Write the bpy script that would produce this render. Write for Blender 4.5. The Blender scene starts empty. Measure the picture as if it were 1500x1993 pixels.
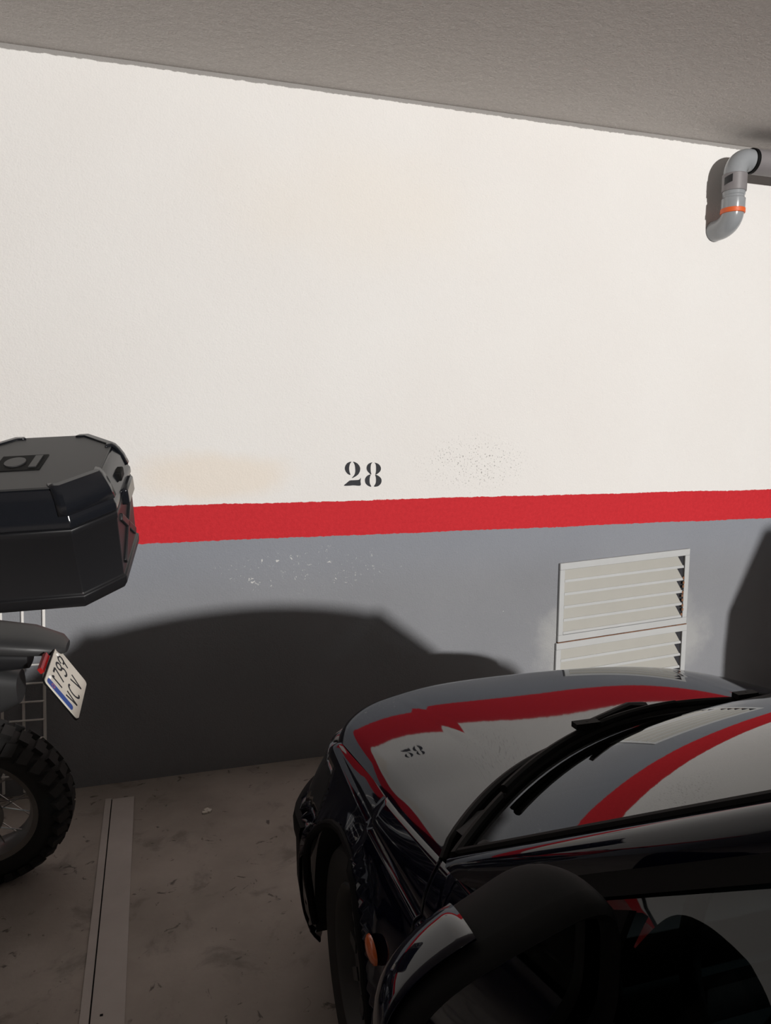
import bpy, bmesh, math, random
from mathutils import Vector, Matrix, Euler
random.seed(7)
scene = bpy.context.scene
COL = scene.collection
WALL_Y = 3.3675          # the wall the car faces; camera stands at the origin, 1.6 m up
CEIL_Z = 3.037

# ---------------------------------------------------------------- camera, light, exposure
YAW, PITCH, ROLL, F_PX = 0.302962723, 0.119953941, 0.00523126695, 1456.58812
cd = bpy.data.cameras.new('camera'); cam = bpy.data.objects.new('camera', cd); COL.objects.link(cam)
cd.sensor_fit = 'VERTICAL'; cd.sensor_height = 24.0; cd.lens = F_PX / 1993 * 24.0
cd.clip_start = 0.02
fwd = Vector((math.sin(YAW) * math.cos(PITCH), math.cos(YAW) * math.cos(PITCH), -math.sin(PITCH)))
rgt = Vector((math.cos(YAW), -math.sin(YAW), 0)); up = rgt.cross(fwd)
r2 = math.cos(ROLL) * rgt + math.sin(ROLL) * up; u2 = -math.sin(ROLL) * rgt + math.cos(ROLL) * up
cam.matrix_world = Matrix(((r2.x, u2.x, -fwd.x, 0), (r2.y, u2.y, -fwd.y, 0), (r2.z, u2.z, -fwd.z, 1.6), (0, 0, 0, 1)))
scene.camera = cam
vs = scene.view_settings
vs.view_transform = 'Standard'; vs.look = 'None'; vs.exposure = 0.0; vs.gamma = 1.0
world = bpy.data.worlds.new('world'); scene.world = world; world.use_nodes = True
world.node_tree.nodes['Background'].inputs[0].default_value = (0.75, 0.78, 0.85, 1)
world.node_tree.nodes['Background'].inputs[1].default_value = 0.05
LAMP = Vector((3.12, -6.8, 2.94)); LAMP_W = 3750
ld = bpy.data.lights.new('floodlight_beam', 'SPOT'); ld.energy = LAMP_W; ld.color = (1.0, 0.975, 0.945)
ld.shadow_soft_size = 0.10; ld.spot_size = math.radians(70); ld.spot_blend = 0.5
lo = bpy.data.objects.new('floodlight_beam', ld); COL.objects.link(lo)
lo.location = LAMP; lo.rotation_euler = (Vector((1.0, WALL_Y, 1.75)) - LAMP).to_track_quat('-Z', 'Y').to_euler()

# ---------------------------------------------------------------- helpers
class MB:
    def __init__(s): s.v = []; s.f = []
    def add(s, vs, fs):
        n = len(s.v); s.v += [tuple(x) for x in vs]; s.f += [tuple(i + n for i in f) for f in fs]; return s
    def grid(s, rows, close_u=False, close_v=False, flip=False):
        nu, nv = len(rows), len(rows[0]); fs = []
        for i in range(nu if close_u else nu - 1):
            for j in range(nv if close_v else nv - 1):
                a, b, c, d = i * nv + j, ((i + 1) % nu) * nv + j, ((i + 1) % nu) * nv + (j + 1) % nv, i * nv + (j + 1) % nv
                fs.append((a, d, c, b) if flip else (a, b, c, d))
        return s.add([p for r in rows for p in r], fs)
    def box(s, c, d, M=None):
        c = Vector(c); x, y, z = d[0] / 2, d[1] / 2, d[2] / 2
        vs = [Vector((i * x, j * y, k * z)) for k in (-1, 1) for j in (-1, 1) for i in (-1, 1)]
        vs = [c + ((M @ v) if M else v) for v in vs]
        return s.add(vs, [(0, 2, 3, 1), (4, 5, 7, 6), (0, 1, 5, 4), (2, 6, 7, 3), (0, 4, 6, 2), (1, 3, 7, 5)])
    def tube(s, path, r, n=12, cap=True, sx=1.0, closed=False):
        P = [Vector(p) for p in path]; rs = r if isinstance(r, (list, tuple)) else [r] * len(P)
        rows = []; prev = None
        for i, p in enumerate(P):
            if closed: t = (P[(i + 1) % len(P)] - P[i - 1])
            else: t = (P[min(i + 1, len(P) - 1)] - P[max(i - 1, 0)])
            t.normalize()
            if prev is None:
                a = Vector((0, 0, 1)) if abs(t.z) < .9 else Vector((1, 0, 0)); nrm = t.cross(a).normalized()
            else:
                nrm = (prev - t * prev.dot(t)).normalized()
            prev = nrm; bn = t.cross(nrm)
            rows.append([p + (nrm * math.cos(k * math.tau / n) * sx + bn * math.sin(k * math.tau / n)) * rs[i] for k in range(n)])
        s.grid(rows, close_u=closed, close_v=True)
        if cap and not closed:
            m = len(s.v) - len(P) * n
            s.f.append(tuple(m + k for k in range(n))[::-1]); s.f.append(tuple(m + (len(P) - 1) * n + k for k in range(n)))
        return s
    def lathe(s, prof, M, n=48, closed=False):
        rows = [[M @ Vector((r * math.cos(k * math.tau / n), r * math.sin(k * math.tau / n), z)) for k in range(n)] for r, z in prof]
        return s.grid(rows, close_u=closed, close_v=True)
    def prism(s, poly, fn, t0, t1):
        n = len(poly); vs = [fn(a, b, t0) for a, b in poly] + [fn(a, b, t1) for a, b in poly]
        return s.add(vs, [tuple(range(n))[::-1], tuple(range(n, 2 * n))] + [(i, (i + 1) % n, n + (i + 1) % n, n + i) for i in range(n)])
    def mirror_x(s):
        s.v = [(-x, y, z) for x, y, z in s.v]; s.f = [f[::-1] for f in s.f]; return s

def obj(name, mb, mat, parent=None, smooth=True, solid=0, bevel=0, sub=0, angle=35, off=-1, weld=False):
    me = bpy.data.meshes.new(name); me.from_pydata(mb.v, [], mb.f)
    bm = bmesh.new(); bm.from_mesh(me)
    if weld: bmesh.ops.remove_doubles(bm, verts=bm.verts, dist=1e-5)
    if not solid: bmesh.ops.recalc_face_normals(bm, faces=bm.faces)
    if smooth:
        for f in bm.faces: f.smooth = True
        for e in bm.edges:
            if len(e.link_faces) == 2 and e.calc_face_angle(0) > math.radians(angle): e.smooth = False
    bm.to_mesh(me); bm.free(); me.update()
    o = bpy.data.objects.new(name, me); COL.objects.link(o); me.materials.append(mat)
    if parent: o.parent = parent
    if solid:
        m = o.modifiers.new('solid', 'SOLIDIFY'); m.thickness = solid; m.offset = off
    if bevel:
        m = o.modifiers.new('bevel', 'BEVEL'); m.width = bevel; m.segments = 2; m.limit_method = 'ANGLE'; m.angle_limit = math.radians(35)
    if sub:
        m = o.modifiers.new('sub', 'SUBSURF'); m.levels = sub; m.render_levels = sub
    return o
def tag(o, label, cat, group=None):
    o['label'] = label; o['category'] = cat
    if group: o['group'] = group
    return o
def thing(name, label, cat, loc=(0, 0, 0), rot=(0, 0, 0), group=None):
    o = bpy.data.objects.new(name, None); COL.objects.link(o); o.empty_display_size = .1
    o.location = loc; o.rotation_euler = rot
    return tag(o, label, cat, group)
def struct(o): o['kind'] = 'structure'; return o
def lerp(a, b, t): return a + (b - a) * t
def interp(tab, x):
    if x <= tab[0][0]: return tab[0][1]
    for (a, fa), (b, fb) in zip(tab, tab[1:]):
        if x <= b: return lerp(fa, fb, (x - a) / (b - a))
    return tab[-1][1]
def smooth_tab(tab, x):                       # Catmull-Rom through the table
    n = len(tab)
    if x <= tab[0][0]: return tab[0][1] + (x - tab[0][0]) * (tab[1][1] - tab[0][1]) / (tab[1][0] - tab[0][0])
    if x >= tab[-1][0]: return tab[-1][1] + (x - tab[-1][0]) * (tab[-1][1] - tab[-2][1]) / (tab[-1][0] - tab[-2][0])
    for i in range(n - 1):
        if x <= tab[i + 1][0]:
            x0, y0 = tab[i]; x1, y1 = tab[i + 1]; h = x1 - x0; t = (x - x0) / h
            m0 = (y1 - tab[i - 1][1]) / (x1 - tab[i - 1][0]) if i > 0 else (y1 - y0) / h
            m1 = (tab[i + 2][1] - y0) / (tab[i + 2][0] - x0) if i + 2 < n else (y1 - y0) / h
            return (2*t**3-3*t**2+1)*y0 + (t**3-2*t**2+t)*h*m0 + (-2*t**3+3*t**2)*y1 + (t**3-t**2)*h*m1
def catmull_closed(P, k=5):
    n = len(P); out = []
    for i in range(n):
        a, b, c, d = P[i - 1], P[i], P[(i + 1) % n], P[(i + 2) % n]
        for j in range(k):
            t = j / k
            out.append(tuple(.5 * (2*b[m] + (c[m]-a[m])*t + (2*a[m]-5*b[m]+4*c[m]-d[m])*t*t + (3*b[m]-a[m]-3*c[m]+d[m])*t**3) for m in range(len(b))))
    return out

# ---------------------------------------------------------------- materials
class NT:
    def __init__(s, name):
        s.m = bpy.data.materials.new(name); s.m.use_nodes = True; s.t = s.m.node_tree; s.n = s.t.nodes
        s.b = s.n['Principled BSDF']
    def node(s, typ, **kw):
        n = s.n.new(typ)
        for k, v in kw.items():
            if k == 'ins':
                for a, b in v.items():
                    if hasattr(b, 'is_output') or isinstance(b, bpy.types.NodeSocket): s.t.links.new(b, n.inputs[a])
                    else: n.inputs[a].default_value = b
            else: setattr(n, k, v)
        return n
    def math(s, op, a, b=0.0, c=None):
        d = {0: a, 1: b}
        if c is not None: d[2] = c
        return s.node('ShaderNodeMath', operation=op, ins=d).outputs[0]
    def mix(s, f, a, b):
        n = s.node('ShaderNodeMix', data_type='RGBA')
        for i, v in ((0, f), (6, a), (7, b)):
            if isinstance(v, bpy.types.NodeSocket): s.t.links.new(v, n.inputs[i])
            else: n.inputs[i].default_value = v if i == 0 else (*v, 1)[:4]
        return n.outputs[2]
    def coord(s): return s.node('ShaderNodeTexCoord').outputs['Object']
    def noise(s, vec, scale, detail=4, rough=.55, dist=0):
        return s.node('ShaderNodeTexNoise', ins={'Vector': vec, 'Scale': scale, 'Detail': detail, 'Roughness': rough, 'Distortion': dist}).outputs['Fac']
    def ramp(s, x, a, b):       # smooth 0..1 between a and b
        return s.node('ShaderNodeMapRange', interpolation_type='SMOOTHSTEP', ins={0: x, 1: a, 2: b, 3: 0.0, 4: 1.0}).outputs[0]
    def set(s, **kw):
        for k, v in kw.items():
            i = s.b.inputs[k.replace('_', ' ')]
            if isinstance(v, bpy.types.NodeSocket): s.t.links.new(v, i)
            else: i.default_value = v
        return s
    def bump(s, h, strength, dist):
        n = s.node('ShaderNodeBump', ins={'Height': h, 'Strength': strength, 'Distance': dist})
        s.t.links.new(n.outputs[0], s.b.inputs['Normal'])
def mat(name, col, rough=.5, metal=0.0, spec=.5, coat=0.0, var=0.0, vscale=30, bump=0.0, bscale=300, bdist=.002):
    t = NT(name); t.set(Base_Color=(*col, 1), Roughness=rough, Metallic=metal, Specular_IOR_Level=spec, Coat_Weight=coat, Coat_Roughness=.03)
    if var:
        f = t.noise(t.coord(), vscale, 5)
        t.set(Base_Color=t.mix(f, tuple(c * (1 - var) for c in col), tuple(min(1, c * (1 + var)) for c in col)))
    if bump: t.bump(t.noise(t.coord(), bscale, 3), bump, bdist)
    return t.m
def ell(t, X, Z, cx, cz, rx, rz):            # 0 inside .. grows outside an ellipse on the wall
    a = t.math('MULTIPLY', t.math('SUBTRACT', X, cx), 1 / rx); b = t.math('MULTIPLY', t.math('SUBTRACT', Z, cz), 1 / rz)
    return t.math('SQRT', t.math('ADD', t.math('MULTIPLY', a, a), t.math('MULTIPLY', b, b)))
def wall_material():
    t = NT('painted_stucco'); v = t.coord(); sep = t.node('ShaderNodeSeparateXYZ', ins={0: v}); X, Z = sep.outputs[0], sep.outputs[2]
    edge = t.math('MULTIPLY', t.math('SUBTRACT', t.noise(v, 45, 3), .5), .012)
    edge = t.math('ADD', edge, t.math('MULTIPLY', t.math('SUBTRACT', t.noise(v, 2.2, 2), .5), .012))
    ze = t.math('ADD', Z, edge)
    white = t.mix(t.noise(v, 1.3, 5), (.80, .77, .74), (.86, .85, .832))
    beige = t.ramp(t.math('ADD', ell(t, X, Z, .25, 1.36, .42, .13), t.math('MULTIPLY', t.noise(v, 5, 3), .6)), 1.35, .75)
    white = t.mix(t.math('MULTIPLY', beige, .5), white, (.84, .73, .60))
    patch = t.ramp(t.math('ADD', ell(t, X, Z, .95, 2.55, .9, .35), t.math('MULTIPLY', t.noise(v, 4, 3), .8)), 1.5, .5)
    white = t.mix(t.math('MULTIPLY', patch, .25), white, (.85, .77, .66))
    zone = t.ramp(t.math('ADD', ell(t, X, Z, 1.5, 1.4, .36, .17), t.math('MULTIPLY', t.noise(v, 7, 3), .5)), 1.35, .55)
    sp = t.math('MULTIPLY', zone, t.ramp(t.noise(v, 120, 2), .60, .68))
    white = t.mix(t.math('MULTIPLY', sp, .8), white, (.25, .23, .22))
    spk = t.math('MULTIPLY', t.ramp(t.noise(v, 150, 1), .765, .80), .5)
    white = t.mix(spk, white, (.35, .33, .31))
    grey = t.mix(t.noise(v, 2.0, 5), (.225, .232, .25), (.285, .292, .31))
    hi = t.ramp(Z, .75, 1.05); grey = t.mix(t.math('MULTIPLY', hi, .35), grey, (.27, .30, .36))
    over = t.ramp(t.math('ADD', ell(t, X, Z, 2.4, .45, .50, .30), t.math('MULTIPLY', t.noise(v, 6, 4), .7)), 1.55, 1.15)
    grey = t.mix(t.math('MULTIPLY', over, .45), grey, (.50, .50, .48))
    zs = t.ramp(t.math('ADD', ell(t, X, Z, .68, .915, .45, .11), t.math('MULTIPLY', t.noise(v, 6, 3), .5)), 1.4, .8)
    st = t.math('MULTIPLY', zs, t.ramp(t.noise(v, 38, 4, .7, 1.2),   .635, .66))
    grey = t.mix(t.math('MULTIPLY', st, .85), grey, (.72, .71, .68))
    chips = t.ramp(t.noise(v, 55, 2, .6, .6), .79, .80)
    grey = t.mix(t.math('MULTIPLY', chips, .7), grey, (.6, .6, .58))
    red = t.mix(t.noise(v, 60, 3), (.50, .017, .024), (.66, .030, .040))
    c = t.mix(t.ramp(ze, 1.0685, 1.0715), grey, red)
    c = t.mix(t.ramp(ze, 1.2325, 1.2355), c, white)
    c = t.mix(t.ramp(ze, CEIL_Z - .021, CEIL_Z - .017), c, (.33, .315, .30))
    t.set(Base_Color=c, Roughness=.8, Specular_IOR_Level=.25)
    h = t.math('ADD', t.noise(v, 130, 4, .6), t.math('MULTIPLY', t.noise(v, 35, 3), .8))
    t.bump(h, .55, .004)
    return t.m
def floor_material():
    t = NT('stained_concrete'); v = t.coord()
    c = t.mix(t.ramp(t.noise(v, 1.8, 6, .6), .3, .7), (.30, .265, .235), (.42, .375, .335))
    c = t.mix(t.math('MULTIPLY', t.ramp(t.noise(v, 5.5, 5, .6, .5), .54, .70), .6), c, (.16, .145, .13))
    c = t.mix(t.math('MULTIPLY', t.ramp(t.noise(v, 17, 4, .6, .8), .625, .70), .8), c, (.085, .075, .07))
    c = t.mix(t.math('MULTIPLY', t.ramp(t.noise(v, 42, 3, .6), .70, .74), .6), c, (.12, .11, .10))
    t.set(Base_Color=c, Roughness=.75, Specular_IOR_Level=.3); t.bump(t.noise(v, 60, 5), .35, .003); return t.m
def ceil_material():
    t = NT('ceiling_plaster'); v = t.coord()
    c = t.mix(t.noise(v, 1.2, 5), (.62, .585, .56), (.71, .675, .65))
    c = t.mix(t.ramp(t.noise(v, 90, 3), .45, .75), c, (.75, .715, .69))
    t.set(Base_Color=c, Roughness=.9, Specular_IOR_Level=.2); t.bump(t.math('ADD', t.noise(v, 110, 4), t.math('MULTIPLY', t.noise(v, 28, 4), 1.6)), .8, .006); return t.m
def glass_material(name, tint, ior=1.5):
    t = NT(name); t.n.remove(t.b); out = [n for n in t.n if n.type == 'OUTPUT_MATERIAL'][0]
    tr = t.node('ShaderNodeBsdfTransparent', ins={0: (*tint, 1)}); gl = t.node('ShaderNodeBsdfGlossy', ins={'Roughness': .02, 'Color': (1, 1, 1, 1)})
    fr = t.node('ShaderNodeFresnel', ins={'IOR': ior})
    mx = t.node('ShaderNodeMixShader', ins={0: fr.outputs[0], 1: tr.outputs[0], 2: gl.outputs[0]})
    t.t.links.new(mx.outputs[0], out.inputs[0]); return t.m
M_WALL = wall_material(); M_FLOOR = floor_material(); M_CEIL = ceil_material()
M_ROOM = mat('dim_plaster', (.30, .29, .28), .9, var=.1, vscale=2)
M_LINE = mat('worn_line_paint', (.47, .43, .40), .7, var=.15, vscale=9, bump=.2, bscale=80)
M_NUM = mat('black_stencil_paint', (.022, .023, .028), .75, var=.4, vscale=120)
M_PAINT = mat('navy_car_paint', (.0025, .003, .011), .40, spec=0.0, coat=1.0)
M_PAINT.node_tree.nodes['Principled BSDF'].inputs['Coat IOR'].default_value = 1.42
M_BLACK = mat('black_textured_plastic', (.006, .006, .0063), .65, spec=.08, bump=.15, bscale=900, bdist=.0006)
M_TRIM = mat('matt_black_rubber', (.006, .006, .006), .65, spec=.12)
M_CHASSIS = mat('dark_underbody', (.006, .006, .006), .9)
M_TYRE = mat('tyre_rubber', (.014, .013, .0125), .8, var=.3, vscale=40)
M_RIM = mat('dull_alloy', (.07, .07, .07), .5, metal=.6)
M_GLASS = glass_material('tinted_car_glass', (.13, .17, .175))
M_LENS = mat('clear_lamp_lens', (.02, .02, .022), .15, coat=.7)
M_AMBER = mat('amber_lens', (.55, .10, .015), .2, coat=.6)
M_RED = mat('red_lens', (.35, .012, .012), .2, coat=.6)
M_MIRROR = mat('mirror_silver', (.75, .75, .75), .02, metal=1.0)
M_SEAT = mat('dark_grey_cloth', (.03, .03, .032), .9)
M_PVC = mat('grey_pvc', (.30, .315, .33), .22, var=.08, vscale=20, coat=.3)
M_PVCD = mat('dark_grey_pvc', (.22, .205, .21), .45, var=.08, vscale=20)
M_ORANGE = mat('orange_seal', (.75, .13, .03), .45)
M_LABEL = mat('black_sticker', (.02, .02, .022), .5)
M_VENT = mat('off_white_metal_shaded', (.40, .39, .355), .6, var=.06, vscale=8, bump=.1, bscale=60)  # beige blade paint, toned darker so the colour carries the face shading
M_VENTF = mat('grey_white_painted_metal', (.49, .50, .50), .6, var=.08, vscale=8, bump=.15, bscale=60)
M_RUST = mat('rust', (.22, .10, .05), .9, var=.4, vscale=60)
M_DARKV = mat('dark_duct', (.03, .03, .035), .9)
M_CASE = mat('black_case_plastic', (.011, .011, .0125), .42, spec=.4, bump=.2, bscale=1200, bdist=.0004)
M_CASEL = mat('glossy_black_plastic', (.010, .011, .014), .18, spec=.6)
M_GUARD = mat('dark_grey_plastic', (.03, .03, .031), .45, bump=.1, bscale=800, bdist=.0005)
M_PLATE = mat('plate_white', (.72, .68, .60), .45, var=.05, vscale=20)
M_BLUE = mat('plate_blue', (.02, .075, .33), .4)
M_WIRE = mat('white_coated_wire', (.86, .84, .81), .4)
M_STEEL = mat('dull_steel', (.30, .29, .28), .38, metal=.9)
M_FAIR = mat('bike_red_plastic', (.30, .02, .02), .35, coat=.3)
M_LAMPB = mat('lamp_housing_grey', (.25, .25, .25), .5)

# ---------------------------------------------------------------- the room
def slab(name, x0, x1, y0, y1, z0, z1, m):
    b = MB(); b.box(((x0 + x1) / 2, (y0 + y1) / 2, (z0 + z1) / 2), (x1 - x0, y1 - y0, z1 - z0))
    return struct(obj(name, b, m, smooth=False))
RX0, RX1, RY0 = -6.0, 9.0, -11.0
slab('floor', RX0, RX1, RY0, WALL_Y + .2, -.15, 0, M_FLOOR)
slab('ceiling', RX0, RX1, RY0, WALL_Y + .2, CEIL_Z, CEIL_Z + .2, M_CEIL)
slab('wall_front', RX0, RX1, WALL_Y, WALL_Y + .2, 0, CEIL_Z, M_WALL)
slab('wall_back', RX0, RX1, RY0 - .2, RY0, 0, CEIL_Z, M_ROOM)
slab('wall_left', RX0 - .2, RX0, RY0, WALL_Y + .2, 0, CEIL_Z, M_ROOM)
slab('wall_right', RX1, RX1 + .2, RY0, WALL_Y + .2, 0, CEIL_Z, M_ROOM)

# ---------------------------------------------------------------- floodlight under the ceiling, far behind the camera
fl = thing('floodlight', 'grey floodlight hanging under the garage ceiling behind the camera', 'lamp', (LAMP.x, LAMP.y, CEIL_Z))
b = MB(); b.box((0, -.115, LAMP.z - CEIL_Z), (.24, .10, .14)); obj('housing', b, M_LAMPB, fl, bevel=.01)
b = MB(); b.tube([(0, -.115, -.06), (0, -.115, -.001)], .02); obj('bracket', b, M_LAMPB, fl)

# ---------------------------------------------------------------- painted bay number 28
num = thing('painted_number', 'black stencilled bay number 28 on the white wall above the red stripe', 'number', (.941, WALL_Y, 1.3565))
S = 2.33e-4
two = [[(452, 306), (370, 335), (322, 410), (325, 480), (370, 545), (432, 572), (412, 500), (408, 420), (425, 350)],
       [(490, 306), (570, 335), (625, 400), (634, 470), (600, 550), (530, 605), (462, 634), (510, 575), (532, 510), (530, 420), (515, 355)],
       [(300, 786), (360, 730), (420, 684), (500, 676), (612, 664), (646, 626), (642, 700), (638, 782), (500, 780), (400, 788)]]
eight = [[(885, 312), (805, 345), (768, 410), (780, 480), (835, 540), (868, 556), (856, 500), (852, 420), (862, 350)],
         [(935, 316), (1020, 345), (1066, 410), (1060, 475), (1010, 530), (955, 556), (964, 500), (966, 420), (958, 350)],
         [(850, 556), (780, 585), (736, 650), (745, 730), (800, 785), (866, 802), (838, 740), (832, 670), (838, 610)],
         [(950, 558), (1030, 590), (1080, 650), (1072, 730), (1010, 790), (925, 800), (955, 740), (966, 680), (962, 610)]]
for polys in (two, eight):
    b = MB()
    for P in polys:
        Q = catmull_closed(P, 4)
        b.prism([((x - 692) * S, (552 - y) * S - (x - 692) * S * .03) for x, y in Q], lambda a, c, t: (a, t, c), -.0012, 0)
    obj('digit', b, M_NUM, num, smooth=False)

# ---------------------------------------------------------------- bay line on the floor
ln = thing('parking_line', 'pale worn bay line on the concrete floor between motorcycle and car', 'floor marking', (-.17, 3.22, 0))
b = MB(); b.box((-.0485, -2.6, .003), (.024, 5.2, .006)); obj('narrow_strip', b, M_LINE, ln, smooth=False)
b = MB(); b.box((.0115, -2.605, .003), (.087, 5.19, .006)); obj('wide_strip', b, M_LINE, ln, smooth=False)
b = MB(); b.box((-.0345, -2.6, .0008), (.005, 5.19, .0016)); obj('joint', b, M_TRIM, ln, smooth=False)
for (x, y, l) in ((-.005, -1.235, .012), (-.005, -1.29, .009)):
    b = MB(); b.box((x, y, .0062), (.014 if l < .01 else .008, l * .6, .001)); obj('hole', b, M_TRIM, ln, smooth=False)
b = MB()
for k, (x, y) in enumerate(((0, 0), (.008, .02), (.018, .008))):
    b.box((x, y, .004), (.022, .016, .008), Matrix.Rotation(.6 * k, 3, 'Z'))
tag(obj('paper_scrap', b, M_PLATE, bevel=.002), 'small pale crumpled scrap on the concrete floor near the wall', 'litter').location = (.165, 2.99, 0)

# ---------------------------------------------------------------- drain pipe at the top right
PX, PZ, PD = 2.846, 2.598, .125
pipe = thing('drain_pipe', 'grey plastic drain pipe with orange seal under the ceiling at the right', 'pipe', (PX, WALL_Y, PZ))
R = .052
def arc(c, a, b_, r, t0, t1, n=12):
    c, a, b_ = Vector(c), Vector(a), Vector(b_)
    return [c + a * (r * math.cos(lerp(t0, t1, k / n))) + b_ * (r * math.sin(lerp(t0, t1, k / n))) for k in range(n + 1)]
hp = math.pi / 2
b = MB(); b.tube([(0, .02, 0), (0, -.03, 0)] + [(0, -.04 - .085 * math.sin(k / 12 * hp), .062 * (1 - math.cos(k / 12 * hp))) for k in range(13)], R + .001, 28); obj('wall_elbow', b, M_PVC, pipe)
yy = -PD
b = MB(); b.tube([(0, yy, .056), (0, yy, .080)], R + .007, 28); obj('orange_seal', b, M_ORANGE, pipe, bevel=.003)
b = MB(); b.lathe([(R + .001, .062), (R + .005, .078), (R + .005, .126), (R - .001, .134), (R - .001, .142), (R + .002, .146), (R + .002, .164)], Matrix.Translation((0, yy, 0)), 32); obj('socket', b, M_PVC, pipe)
b = MB(); b.tube([(0, yy, .162), (0, yy, .246)], R + .007, 32); obj('coupling', b, M_PVCD, pipe, bevel=.003)
b = MB()
rows = [[(math.cos(math.radians(a)) * (R + .0078), yy + math.sin(math.radians(a)) * (R + .0078), z + (a - 195) * .0003) for a in range(178, 226, 6)] for z in (.193, .213, .230)]
b.grid(rows); sk = obj('sticker', b, M_LABEL, [o for o in COL.objects if o.name == 'coupling'][0]); sk['label'] = 'small black sticker'
b = MB(); b.tube([(0, yy, .244)] + arc((.070, yy, .250), (-1, 0, 0), (0, 0, 1), .070, 0, hp) + [(.090, yy, .32)], R + .003, 28); obj('upper_elbow', b, M_PVC, pipe)
b = MB(); b.tube([(.084, yy, .32), (.104, yy, .32)], R + .009, 32); obj('elbow_rim', b, M_TRIM, pipe, bevel=.002)
b = MB(); b.tube([(.10, yy, .32), (3.0, yy, .32)], R + .008, 32); obj('horizontal_pipe', b, M_PVCD, pipe)

# ---------------------------------------------------------------- louvred vents (set crooked: right side higher)
TILT = math.radians(3.0)
def vent(label, z0, z1, x0, x1, nsl, first_gap):
    t = thing('ventilation_grille', label, 'vent', (x0, WALL_Y, z0))
    W, H = x1 - x0, z1 - z0
    sh = lambda x, z: z + x * math.tan(TILT)
    fw = .036
    for nm, (a, c, d, e) in (('frame_side', (0, fw * .8, fw, H - fw)), ('frame_side', (W - fw * .8, W, fw, H - fw)), ('frame_rail', (0, W, H - fw, H)), ('frame_rail', (0, W, 0, fw))):
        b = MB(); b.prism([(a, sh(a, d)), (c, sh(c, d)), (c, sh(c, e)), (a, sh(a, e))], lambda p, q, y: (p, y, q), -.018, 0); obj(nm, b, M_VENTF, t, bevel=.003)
    b = MB(); b.prism([(.02, sh(.02, .02)), (W - .02, sh(W - .02, .02)), (W - .02, sh(W - .02, H - .02)), (.02, sh(.02, H - .02))], lambda p, q, y: (p, y, q), -.002, 0); obj('backing', b, M_DARKV, t, smooth=False)
    pitch = (H - 2 * fw) / nsl
    xa, xb = fw * .8, W - fw * .8 - .004
    for k in range(nsl):
        zt = H - fw - k * pitch; zb = zt - pitch * 1.0
        b = MB()
        def pr(y, z): return [(xa, y, sh(xa, z)), (xb, y, sh(xb, z))]
        sec = [(-.003, zt - .001), (-.0135, zb + .017), (-.0165, zb + .015), (-.0165, zb + .004), (-.014, zb + .002), (-.0115, zb + .004), (-.0025, zt - .006)]
        n = len(sec); vs_ = []
        for y, z in sec:
            # the right end of each blade is cut on a slant, leaving a dark wedge beside the frame
            cut = .036 * max(0, (z - zb) / pitch)
            vs_ += [(xa, y, sh(xa, z)), (xb - cut, y, sh(xb - cut, z))]
        b.add(vs_, [tuple(2 * i for i in range(n)), tuple(2 * i + 1 for i in range(n))[::-1]] + [(2 * i, 2 * i + 1, 2 * ((i + 1) % n) + 1, 2 * ((i + 1) % n)) for i in range(n)])
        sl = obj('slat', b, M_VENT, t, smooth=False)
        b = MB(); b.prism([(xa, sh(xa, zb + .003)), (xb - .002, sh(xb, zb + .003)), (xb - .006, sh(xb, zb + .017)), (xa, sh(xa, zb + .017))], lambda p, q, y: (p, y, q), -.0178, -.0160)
        obj('lit_slat_lip', b, M_VENTF, sl, smooth=False)  # lighter frame paint on the lip stands in for light on the blade edge
    return t, sh, W, H
v1, sh1, W1, H1 = vent('upper off-white louvred vent on the grey wall, right side set higher', .462, .880, 1.992, 2.790, 5, 0)
v2, sh2, W2, H2 = vent('lower off-white louvred vent half hidden behind the car bonnet', .035, .456, 1.984, 2.796, 5, 0)
b = MB()
for k in range(24):
    x = lerp(.0, W1, k / 24); x2 = lerp(.0, W1, (k + 1) / 24); h_ = .0025 + .002 * random.random()
    b.prism([(x, sh1(x, -.004)), (x2, sh1(x2, -.004)), (x2, sh1(x2, -.004 + h_)), (x, sh1(x, -.004 + h_))], lambda p, q, y: (p, y, q), -.0195, -.002)
rs = obj('rust_line', b, M_RUST, v1, smooth=False); rs['label'] = 'thin rusty seam along the bottom edge'
b = MB()
for k in range(9):
    z = .06 + .025 * k + random.uniform(-.006, .006); b.box((W1 - .034 + random.uniform(-.004, .004), -.0185, sh1(W1 - .03, z)), (.010, .002, .014))
obj('rust_spot', b, M_RUST, v1, smooth=False)

# ---------------------------------------------------------------- wire grid leaning on the wall behind the motorcycle
g = thing('wire_grid', 'white wire grid panel leaning on the grey wall behind the motorcycle', 'wire panel', (-.478, WALL_Y - .02, .02), (math.radians(-.6), math.radians(1.9), 0))
GP, GH = .0815, .96
for k in range(9):
    b = MB(); x = -k * GP; b.tube([(x, 0, 0), (x, 0, GH)], .0066 if k == 0 else .0060, 10); obj('upright_wire', b, M_WIRE, g)
for k in range(12):
    b = MB(); z = .0035 + .075 + k * .080; b.tube([(-8 * GP, -.0095, z), (0, -.0095, z)], .0042, 8); obj('cross_wire', b, M_WIRE, g)

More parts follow.
